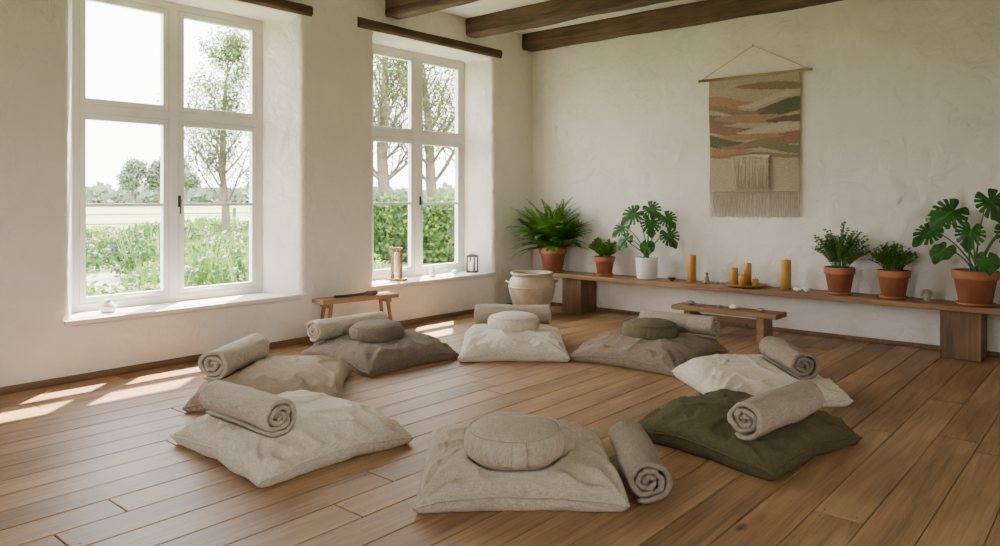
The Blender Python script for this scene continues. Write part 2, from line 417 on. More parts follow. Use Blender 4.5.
def zafu(name,cx,cy,zb,r,h,mat,ang,seed=0,strap=True):
    mb=MB()
    nP=34;prof=[]
    for k in range(nP+1):
        ph=-pi/2+pi*k/nP
        c,s=math.cos(ph),math.sin(ph);e=.60
        rr=r*(abs(c)**e);zz=h/2+h/2*math.copysign(abs(s)**(.72 if s>0 else .5),s)
        if s>0: zz+= .012*(1-rr/r)
        prof.append((rr,zz,ph))
    vs=[];seg=144
    for i in range(seg):
        a=2*pi*i/seg
        for (rr,zz,ph) in prof:
            side=math.exp(-(abs(ph)/.85)**4)
            pl=1+side*(.012*math.sin(a*32+3*noise.noise(Vector((a*2,ph,seed)))))+.016*noise.noise(Vector((math.cos(a)*2+seed,math.sin(a)*2,ph)))
            z=zz+(.010*noise.noise(Vector((rr*math.cos(a)*8,rr*math.sin(a)*8,seed)))+.003*noise.noise(Vector((rr*math.cos(a)*22,rr*math.sin(a)*22,seed))))*(1 if zz>h*.3 else 0)
            vs.append((rr*pl*math.cos(a),rr*pl*math.sin(a),max(0.0,z)))
    n=nP+1;fs=[(i*n+k,((i+1)%seg)*n+k,((i+1)%seg)*n+k+1,i*n+k+1) for i in range(seg) for k in range(nP)]
    mb.add(vs,fs,0,True)
    for kk in (int(nP*.70),int(nP*.27)):
        rr,zz,_=prof[kk];mb.tube([(rr*1.006*math.cos(2*pi*i/72),rr*1.006*math.sin(2*pi*i/72),zz+(.002 if zz>h/2 else 0)) for i in range(72)],.0040,6,0,closed=True)
    if strap:
        def st(u,v):
            a=-.15+.30*u;k=int(nP*.27)+ (int(nP*.70)-int(nP*.27))*v;k0=int(k);fr=k-k0
            r0=prof[k0][0]*(1-fr)+prof[min(nP,k0+1)][0]*fr;z0=prof[k0][1]*(1-fr)+prof[min(nP,k0+1)][1]*fr
            o_=.009 if 0<u<1 and 0<v<1 else .002
            return ((r0*1.012+o_)*math.cos(a),(r0*1.012+o_)*math.sin(a),z0)
        mb.grid(st,12,14,0)
    o=mb.build(name,[mat],(cx,cy,zb),ang,merge=True)
    return o
def roll(name,cx,cy,ang,L,Rr,zb,mat,seed=0,turns=3.2,flip=False):
    mb=MB();pitch=Rr*.285;th=pitch*.84;A=int(turns*34);nx=30
    r_out=Rr-th/2;sgn=-1 if flip else 1
    def pt(i,j,off,ext=0):
        a=2*pi*turns*i/A;r=r_out-pitch*(turns-a/(2*pi))
        x=(j/(nx-1)-.5)*(L-th)
        lo=.024*noise.noise(Vector((a*.8+seed,0 if j<nx/2 else 7,seed)))
        x+=lo*abs(j/(nx-1)-.5)*2+ext
        rr=r+off+ .008*noise.noise(Vector((math.cos(a)*1.5+a*.15,math.sin(a)*1.5,x*4+seed)))+ (.006*noise.noise(Vector((a*2.2,x*5,seed))))
        aa=sgn*(a-2*pi*turns-pi*.35)
        z=rr*math.sin(aa);y=rr*math.cos(aa)*1.06
        z=z*.92+.006*noise.noise(Vector((x*3,seed,2)))
        return (x,y+.006*noise.noise(Vector((x*3,seed,9))),max(0,Rr*.92+z))
    vs=[];
    def ring(i):
        e=(i==0 or i==A);t2=th/2*(.45 if e else 1)
        out=[pt(i,j,t2) for j in range(nx)]
        out=[pt(i,0,t2*.85,-th*.22)]+out+[pt(i,nx-1,t2*.85,th*.22)]
        out.append(pt(i,nx-1,0,th*.42))
        inn=[pt(i,nx-1,-t2*.85,th*.22)]+[pt(i,j,-t2) for j in range(nx-1,-1,-1)]+[pt(i,0,-t2*.85,-th*.22),pt(i,0,0,-th*.42)]
        return out+inn
    rings=[ring(i) for i in range(A+1)];m=len(rings[0])
    for r_ in rings: vs+=r_
    fs=[(i*m+k,i*m+(k+1)%m,(i+1)*m+(k+1)%m,(i+1)*m+k) for i in range(A) for k in range(m)]
    fs+=[tuple(range(m)),tuple(A*m+k for k in range(m-1,-1,-1))]
    mb.add(vs,fs,0,True)
    return mb.build(name,[mat],(cx,cy,zb),ang,recalc=True)
D=math.radians
zt=.160
# A front centre
pillow('floor_cushion',2.80,2.29,D(-48.5),.92,.90,M_beige,[con_disc(2.62,2.16,.225,zt)],1)
zafu('meditation_cushion',2.63,2.17,zt,.228,.170,M_beige,D(-135),1)
roll('rolled_blanket',3.14,1.83,D(40),.64,.112,.002,M_roll3,1)
# B left front
pillow('floor_cushion',2.36,3.53,D(-3),.92,.97,M_cream,[con_roll(2.09,3.56,D(90),.62,.11,zt)],2)
roll('rolled_blanket',2.09,3.56,D(91),.64,.112,zt,M_roll2,2)
# C
pillow('floor_cushion',2.92,4.57,D(-42),.98,.92,M_sand,[con_roll(2.74,4.76,D(34),.66,.11,zt)],3)
roll('rolled_blanket',2.72,4.76,D(34),.68,.115,zt,M_roll2,3)
# D
pillow('floor_cushion',4.09,4.84,D(-2),.96,.95,M_brown,[con_disc(4.06,4.85,.22,zt),con_roll(4.05,5.20,D(0),.7,.1,zt)],4)
zafu('meditation_cushion',4.05,4.84,zt,.225,.16,M_brown,D(-130),4,False)
roll('rolled_blanket',4.03,5.19,D(-1),.74,.105,zt,M_roll2,4)
# E
pillow('floor_cushion',5.11,4.23,D(-49.4),.92,1.04,M_cream,[con_disc(5.16,4.27,.22,zt),con_roll(5.41,4.48,D(-49),.7,.1,zt)],5)
zafu('meditation_cushion',5.15,4.26,zt,.23,.16,M_cream,D(-140),5,False)
roll('rolled_blanket',5.43,4.50,D(-49),.72,.11,zt,M_roll,5)
# F
pillow('floor_cushion',5.62,3.14,D(3),1.06,.98,M_taupe,[con_disc(5.62,3.14,.22,zt),con_roll(5.95,3.08,D(92),.7,.1,zt)],6)
zafu('meditation_cushion',5.62,3.14,zt,.23,.16,M_olz,D(-120),6,False)
roll('rolled_blanket',5.97,3.06,D(92),.70,.11,zt,M_roll,6)
# G
pillow('floor_cushion',5.12,2.03,D(45),.92,.90,M_cream,[con_roll(5.20,1.84,D(40),.6,.1,zt)],7)
roll('rolled_blanket',5.20,1.84,D(40),.62,.11,zt,M_roll3,7)
# H
pillow('floor_cushion',4.03,1.67,D(-10),.92,.90,M_olive,[con_roll(3.93,1.43,D(-7),.7,.105,zt)],8)
roll('rolled_blanket',3.89,1.43,D(-7),.68,.11,zt,M_roll,8)
# ------------------------------------------------------------------ furniture
BZ=.46
mb=MB()
Ys=.55;Ye=5.55
def slab(mb,x0,x1,y0,y1,z0,z1,mat,seed,wav=.006,n=40):
    vs=[]
    for i in range(n):
        y=y0+(y1-y0)*i/(n-1);a=wav*noise.noise(Vector((y*1.5,seed,0)));c=.004*noise.noise(Vector((y*1.2,seed,5)))
        vs+=[(x0+a,y,z0),(x0+a-.004,y,z1-.006+c),(x0+a+.006,y,z1+c),(x1,y,z1+c),(x1,y,z0)]
    m=5;fs=[(i*m+k,i*m+(k+1)%m,(i+1)*m+(k+1)%m,(i+1)*m+k) for i in range(n-1) for k in range(m)]+[tuple(range(m)),tuple((n-1)*m+k for k in range(m-1,-1,-1))]
    mb.add(vs,fs,mat,False)
slab(mb,7.20,7.575,Ys,Ye,BZ-.055,BZ-.004,0,2)
for (ya,yb) in ((.97,1.27),(4.95,5.22)):
    mb.box((7.395,(ya+yb)/2,(BZ-.055)/2),(.33,yb-ya,BZ-.057),1)
mb.build('wooden_bench',[M_bench,M_leg],recalc=True,bevel=.006)
mb=MB()
slab(mb,6.80,7.07,2.50,3.56,.24,.285,0,9,.004)
for yy in (2.66,3.40): mb.box((6.935,yy,.119),(.22,.07,.238),0)
mb.box((6.935,3.03,.18),(.035,.68,.05),0)
mb.build('low_wooden_table',[M_table],recalc=True,bevel=.005)
# stool
mb=MB();mb.box((0,0,.385),(.84,.22,.04))
for sx in (-1,1):
    for sy in (-1,1):
        mb.tube([(sx*.31,sy*.065,.37),(sx*.36,sy*.085,.0)],[.022,.016],8)
    mb.tube([(sx*.34,-.08,.16),(sx*.34,.08,.16)],.010,6)
    mb.box((sx*.325,0,.345),(.05,.17,.04))
mb.tube([(-.34,0,.16),(.34,0,.16)],.011,6)
mb.build('wooden_stool',[M_stool],(4.58,5.77,.0),D(-8),bevel=.006)
mb=MB();mb.tube([(-.18,0,.014),(0,0,.016),(.16,.0,.022)],[.013,.012,.013],10,0);mb.tube([(.13,0,.024),(.16,0,.024),(.25,.0,.024),(.27,0,.024)],[.014,.023,.023,.014],12,1)
mb.build('singing_bowl_mallet',[M_dark,M_leg],(4.50,5.74,.406),D(-14))
# ------------------------------------------------------------------ pots & plants
def pot(mb,r,h,mat=0,soil=1,rim=True,taper=.70,saucer=True):
    if saucer:
        mb.lathe([(0,.0),(r*.80,.0),(r*.88,.018),(r*.84,.020),(r*.78,.008),(0,.008)],seg=40,mat=mat)
        z0=.008
    else: z0=0
    if rim: p=[(0,z0),(r*taper,z0),(r*(taper+.22),h*.74),(r,h*.75),(r*1.02,h*.80),(r*1.02,h*.98),(r*.99,h),(r*.92,h),(r*.90,h*.88),(0,h*.88)]
    else: p=[(0,z0),(r*taper,z0),(r*(taper+.08),h*.04),(r,h*.93),(r,h*.99),(r*.97,h),(r*.92,h*.99),(r*.90,h*.9),(0,h*.9)]
    mb.lathe(p,seg=44,mat=mat)
    mb.lathe([(r*.905,h*.895),(r*.5,h*.915),(0,h*.92)],seg=24,mat=soil,fn=lambda a,k:1 if k==0 else 1+.1*math.sin(5*a))
def leafquad(mb,p,dirv,nrm,L,W,mat,fold=.15):
    d=dirv.normalized();s=d.cross(nrm)
    if s.length<1e-4: s=d.cross(Vector((.3,.5,.8)))
    s.normalize();n_=s.cross(d)
    vs=[p,p+d*L*.45+s*W/2+n_*W*fold,p+d*L,p+d*L*.45-s*W/2+n_*W*fold,p+d*L*.5]
    mb.add(vs,[(0,1,4),(1,2,4),(0,4,3),(4,2,3)],mat,True)
def fern(name,loc,r,h,nf=95,seed=1,size=1.0,sqx=.13,sqy=None):
    rr=random.Random(seed);mb=MB();pot(mb,r,h)
    for k in range(nf):
        az=rr.uniform(0,2*pi);L=rr.uniform(.45,.68)*size;e0=D(rr.uniform(45,88));bend=D(rr.uniform(40,95))
        if k>nf*.75: L*=.75;e0=D(rr.uniform(15,45));bend=D(rr.uniform(40,80))
        n=26;p=Vector((rr.uniform(-.06,.06),rr.uniform(-.06,.06),h*.9));pts=[p.copy()];az2=rr.uniform(-.5,.5)
        for i in range(n):
            t=i/n;e=e0-bend*t**1.3;a=az+az2*t
            p=p+Vector((math.cos(a)*math.cos(e),math.sin(a)*math.cos(e),math.sin(e)))*(L/n);pts.append(p.copy())
        mb.tube(pts[::3],[.0028*(1-.7*i/8) for i in range(len(pts[::3]))],4,3)
        for i in range(3,n+1):
            t=i/n;tan=(pts[i]-pts[i-1]).normalized();side=tan.cross(Vector((0,0,1)))
            if side.length<.05: side=Vector((math.sin(az),-math.cos(az),0))
            side.normalize();up=side.cross(tan)
            pl=.072*size*(math.sin(pi*min(1,t*.9+.1))**.6)*(1.05-.45*t)
            for sg in (-1,1):
                for q in (0,.5):
                    base_=pts[i]-(pts[i]-pts[i-1])*q
                    leafquad(mb,base_,side*sg+tan*.35-Vector((0,0,.18)),up,pl*rr.uniform(.85,1.1),.016*size,2,.1)
    mb.squash(sqx,sqy,.06,.36)
    return mb.build(name,[M_terra,M_soil,M_fern,M_stem],loc)
def monleaf(mb,base_,mid,nrm,size,mat,seed,holes=True):
    rr=random.Random(seed);d=mid.normalized();s=d.cross(nrm).normalized();n_=s.cross(d).normalized()
    K=132;ring1=[];ring2=[];nts=[x*pi/180 for x in (30,52,74,97,120)]
    for i in range(K):
        th=-pi+2*pi*i/K;a=abs(th)
        r=.5*(1+.12*math.cos(th))+.13*math.exp(-(a/.22)**2)
        r-=.42*math.exp(-((pi-a)/.22)**2)
        if holes:
            for q,nt_ in enumerate(nts):
                nn=nt_+(.05 if th>0 else -.03)
                w=abs(a-nn)
                if w<.045: r*=.55
                elif w<.09: r*=.95
        r*=size
        def P(rad,lift=0):
            x=rad*math.cos(th)+.13*size;y=rad*math.sin(th)*.92
            z=-.35*x*abs(x)/size-.30*y*y/size+.12*abs(y)+.012*math.sin(8*th)*rad/size+lift
            return base_+d*x+s*y+n_*z
        ring1.append(P(r));ring2.append(P(min(r*.8,.23*size)))
    c=base_+d*.13*size-n_*.01*size
    vs=ring1+ring2+[c];fs=[]
    for i in range(K):
        j=(i+1)%K;fs+=[(i,j,K+j,K+i),(K+i,K+j,2*K)]
    mb.add(vs,fs,mat,True)
    pts=[]
    for t in (0,.3,.6,.9,1.1):
        x=t*.62*size;pts.append(base_+d*x+n_*(-.35*x*x/size+.004))
    mb.tube(pts,[.004,.004,.003,.002,.001],5,3)
def monstera(name,loc,r,h,leaves,potmat,seed,rim=True):
    mb=MB();pot(mb,r,h,rim=rim,saucer=rim,taper=.7 if rim else .8);rr=random.Random(seed)
    for k,(dx,dy,dz,size,fx,fy,fz,hl) in enumerate(leaves):
        tip=Vector((dx,dy,dz));b0=Vector((rr.uniform(-.04,.04),rr.uniform(-.04,.04),h*.9))
        c=Vector((dx*.35,dy*.35,h*.9+(dz-h*.9)*.75))
        pts=[b0*(1-t)**2+c*2*t*(1-t)+tip*t*t for t in [i/10 for i in range(11)]]
        mb.tube(pts,[.008-.0004*i for i in range(11)],7,3)
        nrm=Vector((fx,fy,fz)).normalized()
        out=Vector((dx,dy,0));out=out.normalized() if out.length>.02 else Vector((-1,0,0))
        mid=out*.6+Vector((0,0,-.55))+Vector((-.15,0,0));mid=mid-nrm*mid.dot(nrm)
        monleaf(mb,tip,mid,nrm,size,2,seed*31+k,hl)
    mb.squash(max(.12,r+.005),None,.06)
    return mb.build(name,[potmat,M_soil,M_mon,M_stem],loc)
def herb(name,loc,r,h,ph,spread,ns,seed,LS=.03,mat=None,upright=.6):
    rr=random.Random(seed);mb=MB();pot(mb,r,h)
    for k in range(ns):
        az=rr.uniform(0,2*pi);q=math.sqrt(rr.random());rad=spread*q
        b0=Vector((math.cos(az)*r*.5*q,math.sin(az)*r*.5*q,h*.9));top=Vector((math.cos(az)*rad,math.sin(az)*rad,h*.9+ph*(1-.5*q*q)*rr.uniform(.6,1.08)))
        c=Vector((top.x*.4,top.y*.4,h*.9+(top.z-h*.9)*.7))
        n=11;pts=[b0*(1-t)**2+c*2*t*(1-t)+top*t*t for t in [i/n for i in range(n+1)]]
        mb.tube(pts[::2],.0022,4,3)
        for i in range(3,n+1):
            tan=(pts[i]-pts[i-1]).normalized()
            for s_ in range(3):
                a=rr.uniform(0,2*pi);dv=Vector((math.cos(a),math.sin(a),rr.uniform(.0,.8)))*upright+tan*.4
                leafquad(mb,pts[i],dv,Vector((rr.uniform(-.3,.3),rr.uniform(-.3,.3),1)),LS*rr.uniform(.7,1.2),LS*.6,2)
    mb.squash(max(.13,r+.005),None,.06)
    return mb.build(name,[M_terra,M_soil,mat or M_herb,M_stem],loc)
fern('potted_fern',(7.34,5.44,BZ),.165,.30,140,3,1.2,.175,.40)
herb('potted_pothos',(7.38,4.72,BZ),.120,.22,.22,.20,44,5,.062,M_fern,1.0)
monstera('potted_monstera',(7.36,4.15,BZ),.125,.24,[
 (-.05,.26,.58,.22,-.8,-.1,.6,True),(-.02,.12,.74,.26,-.8,-.3,.5,True),(-.1,-.10,.66,.25,-.7,-.5,.6,True),
 (-.05,-.28,.52,.23,-.8,-.4,.5,True),(-.16,.15,.46,.20,-.8,0,.6,False),(.02,-.02,.80,.22,-.9,-.2,.4,True),
 (-.12,.24,.42,.15,-.7,.2,.6,False),(-.2,-.12,.40,.18,-.7,-.3,.7,False),(.02,-.22,.70,.21,-.8,-.3,.5,True)],M_cer,4,False)
monstera('potted_monstera',(7.36,1.03,BZ),.17,.29,[
 (-.08,.30,.62,.25,-.7,.0,.7,True),(-.04,.14,.80,.30,-.8,-.3,.5,True),(-.05,-.10,.90,.28,-.8,-.4,.5,True),
 (-.12,-.24,.64,.26,-.7,-.4,.6,True),(-.22,.18,.48,.21,-.6,0,.8,False),(-.2,.0,.64,.24,-.8,-.2,.6,True),
 (.02,-.30,.74,.25,-.8,-.4,.5,True),(-.15,-.36,.46,.22,-.6,-.5,.7,True),(.02,.24,.74,.23,-.8,.1,.5,True),(-.26,-.12,.42,.19,-.7,-.3,.7,False)],M_terra,9)
herb('potted_herb',(7.38,2.12,BZ),.135,.25,.42,.28,80,11,.036)
herb('potted_herb',(7.38,1.66,BZ),.135,.25,.28,.20,100,12,.030,M_fern)
# urn
mb=MB()
p=[(0,0),(.16,0),(.175,.02),(.225,.14),(.262,.27),(.270,.35),(.255,.42),(.225,.455),(.222,.465),(.245,.48),(.25,.495),(.24,.505),(.215,.49),(.20,.45),(.22,.35),(.15,.1),(0,.08)]
mb.lathe(p,seg=56)
mb.lathe([(.270,.325),(.277,.335),(.274,.345),(.269,.35)],seg=56)
for a in (0,pi):
    M=Matrix.Rotation(a+D(-49),4,'Z');mb.tube([(.25,-.05,.38),(.285,-.035,.395),(.295,0,.40),(.285,.035,.395),(.25,.05,.38)],.012,8,0,M)
mb.build('stoneware_urn',[M_urn],(6.77,5.32,0))
# candles
def candle(name,x,y,z,r,h):
    mb=MB();mb.lathe([(0,0),(r,0),(r,h-.006),(r*.94,h),(r*.8,h-.002),(r*.45,h-.008),(0,h-.010)],seg=32,mat=0,fn=lambda a,k:1+.012*math.sin(3*a+x*9))
    mb.tube([(0,0,h-.012),(.001,0,h+.004),(.004,0,h+.016)],.0022,6,1)
    mb.build(name,[M_wax,M_wick],(x,y,z))
candle('pillar_candle',7.38,3.62,BZ,.046,.29)
candle('pillar_candle',7.38,2.62,BZ,.050,.29)
mb=MB();mb.lathe([(0,0),(.16,0),(.195,.012),(.20,.024),(.19,.024),(.16,.012),(0,.010)],seg=48);mb.build('wooden_tray',[M_bench],(7.38,3.02,BZ))
candle('pillar_candle',7.36,3.14,BZ+.012,.040,.17)
candle('pillar_candle',7.44,3.03,BZ+.012,.038,.22)
candle('pillar_candle',7.31,3.03,BZ+.012,.036,.11)
candle('pillar_candle',7.37,2.92,BZ+.012,.030,.07)
def blob(name,x,y,z,r,h,mat,seed,loc=None):
    mb=MB();prof=[(math.cos(-pi/2+pi*k/12)*r,h/2+h/2*math.sin(-pi/2+pi*k/12)) for k in range(13)]
    mb.lathe(prof,seg=24,fn=lambda a,k:1+.14*noise.noise(Vector((math.cos(a)*1.4,math.sin(a)*1.4,k*.3+seed))))
    return mb.build(name,[mat],(x,y,z))
for i,(y,r) in enumerate(((2.68,.036),(2.95,.045),(3.08,.028),(3.40,.042),(3.28,.026))): blob('pebble',6.90+.03*math.sin(i*3),y,.287,r,r,M_stone if i!=1 else M_cer,i)
blob('pebble',7.3,2.48,BZ,.038,.04,M_cer,3);blob('pebble',7.32,3.30,BZ,.03,.03,M_stone,7)
def bowl(x,y,r,mat):
    mb=MB();mb.lathe([(0,0),(r*.45,0),(r*.5,.008),(r*.85,r*.5),(r,r*.85),(r*.95,r*.86),(r*.8,r*.52),(r*.4,.02),(0,.016)],seg=36);mb.build('small_bowl',[mat],(x,y,BZ))
bowl(7.33,2.40,.05,M_cer);bowl(7.31,3.82,.045,M_dark)
def figurine(name,x,y,z,s,mat):
    mb=MB();mb.lathe([(0,0),(.045*s,0),(.055*s,.012*s),(.05*s,.03*s),(.033*s,.045*s),(.036*s,.065*s),(.030*s,.085*s),(.012*s,.098*s),(.018*s,.108*s),(.022*s,.122*s),(.018*s,.138*s),(.008*s,.148*s),(0,.155*s)],seg=28)
    mb.build(name,[mat],(x,y,z))
figurine('seated_figurine',7.36,3.44,BZ,.8,M_stone)
mb=MB()
for k in range(9):
    z=.012+k*.0105;rr_=.05*math.sin(pi*(k+1.2)/11)**.8
    for i in range(10):
        a=2*pi*(i+.5*(k%2))/10
        leafquad(mb,Vector((rr_*.3*math.cos(a),rr_*.3*math.sin(a),z)),Vector((math.cos(a),math.sin(a),.35)),Vector((0,0,1)),rr_,.028,0,-.15)
mb.lathe([(0,0),(.02,.01),(.026,.05),(.01,.1),(0,.108)],seg=12)
mb.build('pine_cone',[M_cord],(7.30,1.38,BZ))
# sill items
mb=MB();mb.lathe([(0,0),(.045,0),(.062,.025),(.058,.055),(.032,.08),(.022,.095),(.026,.105),(.018,.105),(.012,.09),(0,.09)],seg=32)
mb.tube([(.055,0,.04),(.085,0,.06),(.095,0,.08)],[.012,.008,.006],8)
mb.build('ceramic_oil_burner',[M_cer],(2.42,6.14,ZT))
mb=MB();mb.box((0,0,.012),(.22,.10,.024));mb.box((-.055,0,.18),(.026,.035,.32));mb.box((.055,0,.18),(.026,.035,.32));mb.box((0,0,.35),(.16,.04,.024));mb.lathe([(0,.07),(.026,.07),(.026,.31),(0,.31)],seg=20,mat=1);mb.tube([(0,0,.31),(0,0,.34)],.002,5,1)
mb.build('table_chime',[M_table,M_cer],(5.42,6.14,ZT),D(-80),bevel=.003)
mb=MB();mb.lathe([(0,0),(.035,0),(.045,.03),(.035,.06),(.014,.09),(.012,.12),(.02,.135),(.014,.135),(.008,.12),(0,.12)],seg=28);mb.build('bud_vase',[M_cer],(5.95,6.12,ZT))
blob('pebble',6.36,6.16,ZT,.045,.05,M_cer,5)
mb=MB();mb.box((0,0,.01),(.11,.11,.02));mb.box((0,0,.20),(.11,.11,.02));mb.box((0,0,.215),(.06,.06,.012))
for a in (-1,1):
    for c in (-1,1): mb.box((a*.048,c*.048,.105),(.014,.014,.17))
mb.lathe([(0,.02),(.034,.02),(.034,.13),(0,.13)],seg=20,mat=1);mb.tube([(0,0,.22),(0,.02,.25),(0,-.02,.25),(0,0,.22)],.003,5)
mb.build('candle_lantern',[M_dark,M_cer],(6.62,6.12,ZT),D(20),bevel=.002)
# ------------------------------------------------------------------ wall hanging
def hang_mat():
    m,nt,b=base('woven_tapestry',.95)
    b.inputs['Specular IOR Level'].default_value=.1
    tc=N(nt,'ShaderNodeTexCoord');at=N(nt,'ShaderNodeAttribute');at.attribute_name='yarn'
    n3=noise_n(nt,1,2,(60,50,220))
    r2=ramp(nt,n3.outputs['Fac'],[(.3,(.66,.66,.66)),(.7,(1.0,1.0,1.0))])
    mx=N(nt,'ShaderNodeMix',data_type='RGBA',blend_type='MULTIPLY');mx.inputs[0].default_value=1
    nt.links.new(at.outputs['Color'],mx.inputs[6]);nt.links.new(r2.outputs['Color'],mx.inputs[7]);nt.links.new(mx.outputs[2],b.inputs['Base Color'])
    w=N(nt,'ShaderNodeTexWave');w.bands_direction='Z';w.inputs['Scale'].default_value=32;w.inputs['Distortion'].default_value=1.5;nt.links.new(tc.outputs['Object'],w.inputs['Vector'])
    p=bump(nt,b,w.outputs['Fac'],.5,.006);bump(nt,b,n3.outputs['Fac'],.4,.004,p)
    return m
M_tap=hang_mat()
CR=(.52,.435,.315);TN=(.33,.245,.165);SG=(.175,.175,.11);SG2=(.26,.25,.165);PK=(.46,.29,.20);TE=(.37,.21,.145);LT=(.60,.52,.40);BR=(.21,.15,.10)
LENS=[(.75,.115,.45,.035,.05,TN),(.92,.19,.30,.022,-.03,LT),(.10,.22,.42,.050,.04,PK),(.62,.235,.30,.026,-.05,LT),
 (.86,.30,.44,.060,-.07,SG),(.28,.30,.34,.030,.05,TN),(.05,.37,.36,.038,.02,SG2),(.60,.385,.55,.040,.05,PK),(.93,.40,.30,.030,-.03,BR),
 (.15,.455,.46,.045,.05,TE),(.75,.47,.44,.036,-.04,LT),(.95,.54,.42,.045,-.05,TE),(.45,.53,.40,.026,.02,PK),(.05,.56,.34,.050,.04,SG),(.55,.60,.46,.034,-.03,TN),
 (.12,.645,.40,.028,.02,PK),(.93,.64,.34,.034,.02,SG2),(.5,.69,.9,.018,.015,TN)]
def yarn(u,v):
    u2=u+.015*noise.noise(Vector((u*5,v*60,0)));v2=v+.010*math.sin(u*8+v*5)
    c=CR
    for (a,b_,hw,hh_,tl,col) in LENS:
        du=(u2-a)/hw
        if abs(du)<1 and abs(v2-b_-tl*math.sin(du*2.4)*.5)<hh_*(1-du*du)**.8: c=col
    return c
mb=MB();ZR=2.635;y0,y1=-.48,.48;hh=1.22
mb.tube([(-.03,-.60,.0),(-.03,0,-.003),(-.03,.60,0)],.014,12,1)
def cl(u,v):
    y=y0+(y1-y0)*u;z=-hh*v+.012
    x=-.022-.008*math.sin(u*9+v*2)*v+.004*noise.noise(Vector((y*6,z*6,0)))-(.02 if v<.02 else 0)
    return (x,y*(1+.012*math.sin(v*7)),z)
tape=len(mb.v);gu,gv=90,150
mb.grid(cl,gu,gv,0)
mb.grid(lambda u,v:(lambda p:(p[0]+.008,p[1],p[2]))(cl(u,v)),20,20,0)
mb.tube([(-.03,-.585,.0),(-.02,-.29,.16),(-.012,0,.315),(-.02,.29,.16),(-.03,.585,0)],.004,6,2)
mb.tube([(0,0,.315),(-.03,0,.315)],.006,8,1)
rr=random.Random(4)
for i in range(62):
    y=y0+(y1-y0)*(i+.5)/62;p=[(-.02,y,-hh+.015)]
    for k in range(1,6): p.append((-.02+rr.uniform(-.006,.004),y+rr.uniform(-.005,.005),-hh+.015-.27*k/5*(1+.03*rr.uniform(-1,1))))
    mb.tube(p,[.0045,.0055,.0045,.0045,.004,.003],5,2)
    mb.lathe([(0,-.01),(.008,-.005),(.008,.005),(0,.01)],c=(-.02,y,-hh-.01),seg=6,mat=2)
for i in range(24):
    y=-.17+.38*(i+.5)/24;p=[(-.038,y,-.84)]
    for k in range(1,6): p.append((-.042+rr.uniform(-.006,.004),y+rr.uniform(-.005,.005),-.84-.34*k/5*(1+.04*rr.uniform(-1,1))))
    mb.tube(p,[.008,.009,.007,.006,.005,.004],5,2)
mb.tube([(-.04,-.18,-.845),(-.045,0,-.835),(-.04,.22,-.845)],.014,8,2)
mb.tube([(-.04,-.18,-.93),(-.045,0,-.925),(-.04,.22,-.93)],.008,8,2)
o=mb.build('wall_hanging',[M_tap,M_rod,M_cord],(XR-.002,3.03,ZR))
ya=o.data.color_attributes.new('yarn','FLOAT_COLOR','POINT')
for i in range(len(o.data.vertices)):
    c=CR
    if tape<=i<tape+gu*gv:
        q=i-tape;c=yarn(1-(q//gv)/(gu-1),(q%gv)/(gv-1))
    ya.data[i].color=(*c,1)
# ------------------------------------------------------------------ exterior
GZ=-.15
def ground_mat():
    m,nt,b=base('meadow_grass',.95)
    n=noise_n(nt,.35,8,rough=.7);r=ramp(nt,n.outputs['Fac'],[(.35,(.08,.125,.03)),(.65,(.18,.24,.07))])
    n2=noise_n(nt,.012,3,(1,2.5,1));r2=ramp(nt,n2.outputs['Fac'],[(.42,(.13,.21,.05)),(.5,(.29,.30,.12)),(.6,(.17,.25,.07))])
    tc=N(nt,'ShaderNodeTexCoord');l=N(nt,'ShaderNodeVectorMath',operation='LENGTH');nt.links.new(tc.outputs['Object'],l.inputs[0])
    mr=N(nt,'ShaderNodeMapRange');nt.links.new(l.outputs['Value'],mr.inputs[0]);mr.inputs[1].default_value=35;mr.inputs[2].default_value=60
    mx=N(nt,'ShaderNodeMix',data_type='RGBA');nt.links.new(mr.outputs[0],mx.inputs[0]);nt.links.new(r.outputs['Color'],mx.inputs[6]);nt.links.new(r2.outputs['Color'],mx.inputs[7])
    nt.links.new(mx.outputs[2],b.inputs['Base Color']);n3=noise_n(nt,12,4);bump(nt,b,n3.outputs['Fac'],.6,.08)
    return m
mb=MB();mb.add([(-500,-500,GZ-.02),(700,-500,GZ-.02),(700,700,GZ-.02),(-500,700,GZ-.02)],[(0,1,2,3)]);mb.build('ground_meadow',[ground_mat()])
G1=leafmat('garden_green',(.028,.085,.012),(.09,.18,.03),.6,.35,1.5)
G2=leafmat('garden_lime',(.09,.17,.025),(.21,.30,.065),.6,.35,2)
G3=leafmat('garden_dark',(.02,.055,.014),(.055,.115,.028),.6,.3,1.5)
G4=leafmat('flower_white',(.6,.55,.5),(.6,.38,.42),.7,.3,3)
G5=leafmat('willow_leaf',(.07,.125,.03),(.17,.24,.07),.6,.4,1)
G6=leafmat('haze_tinted_foliage',(.09,.13,.085),(.16,.20,.13),.9,.2,.05)  # distance haze is painted in as a paler leaf colour
M_bark=simple('bark',(.12,.095,.07),.9,.3,5,.8,15,.03)
M_gravel=simple('gravel_path',(.30,.265,.21),.95,.2,30,.6,60,.02)
def cloud(mb,c,rad,n,ls,mat,rr,flower=None,low=-.2):
    for _ in range(n):
        v=Vector((rr.gauss(0,1),rr.gauss(0,1),rr.gauss(0,1))).normalized()
        if v.z<low: v.z=-v.z
        q=rr.uniform(.55,1.05)
        p=Vector((c[0]+v.x*rad[0]*q,c[1]+v.y*rad[1]*q,c[2]+v.z*rad[2]*q))
        d=Vector((rr.uniform(-1,1),rr.uniform(-1,1),rr.uniform(-.4,1)));nr=v+Vector((rr.uniform(-.6,.6),rr.uniform(-.6,.6),rr.uniform(-.2,.8)))
        mt=mat
        if flower is not None and rr.random()<.08 and v.z>0: mt=flower
        leafquad(mb,p,d,nr,ls*rr.uniform(.6,1.4),ls*.55,mt)
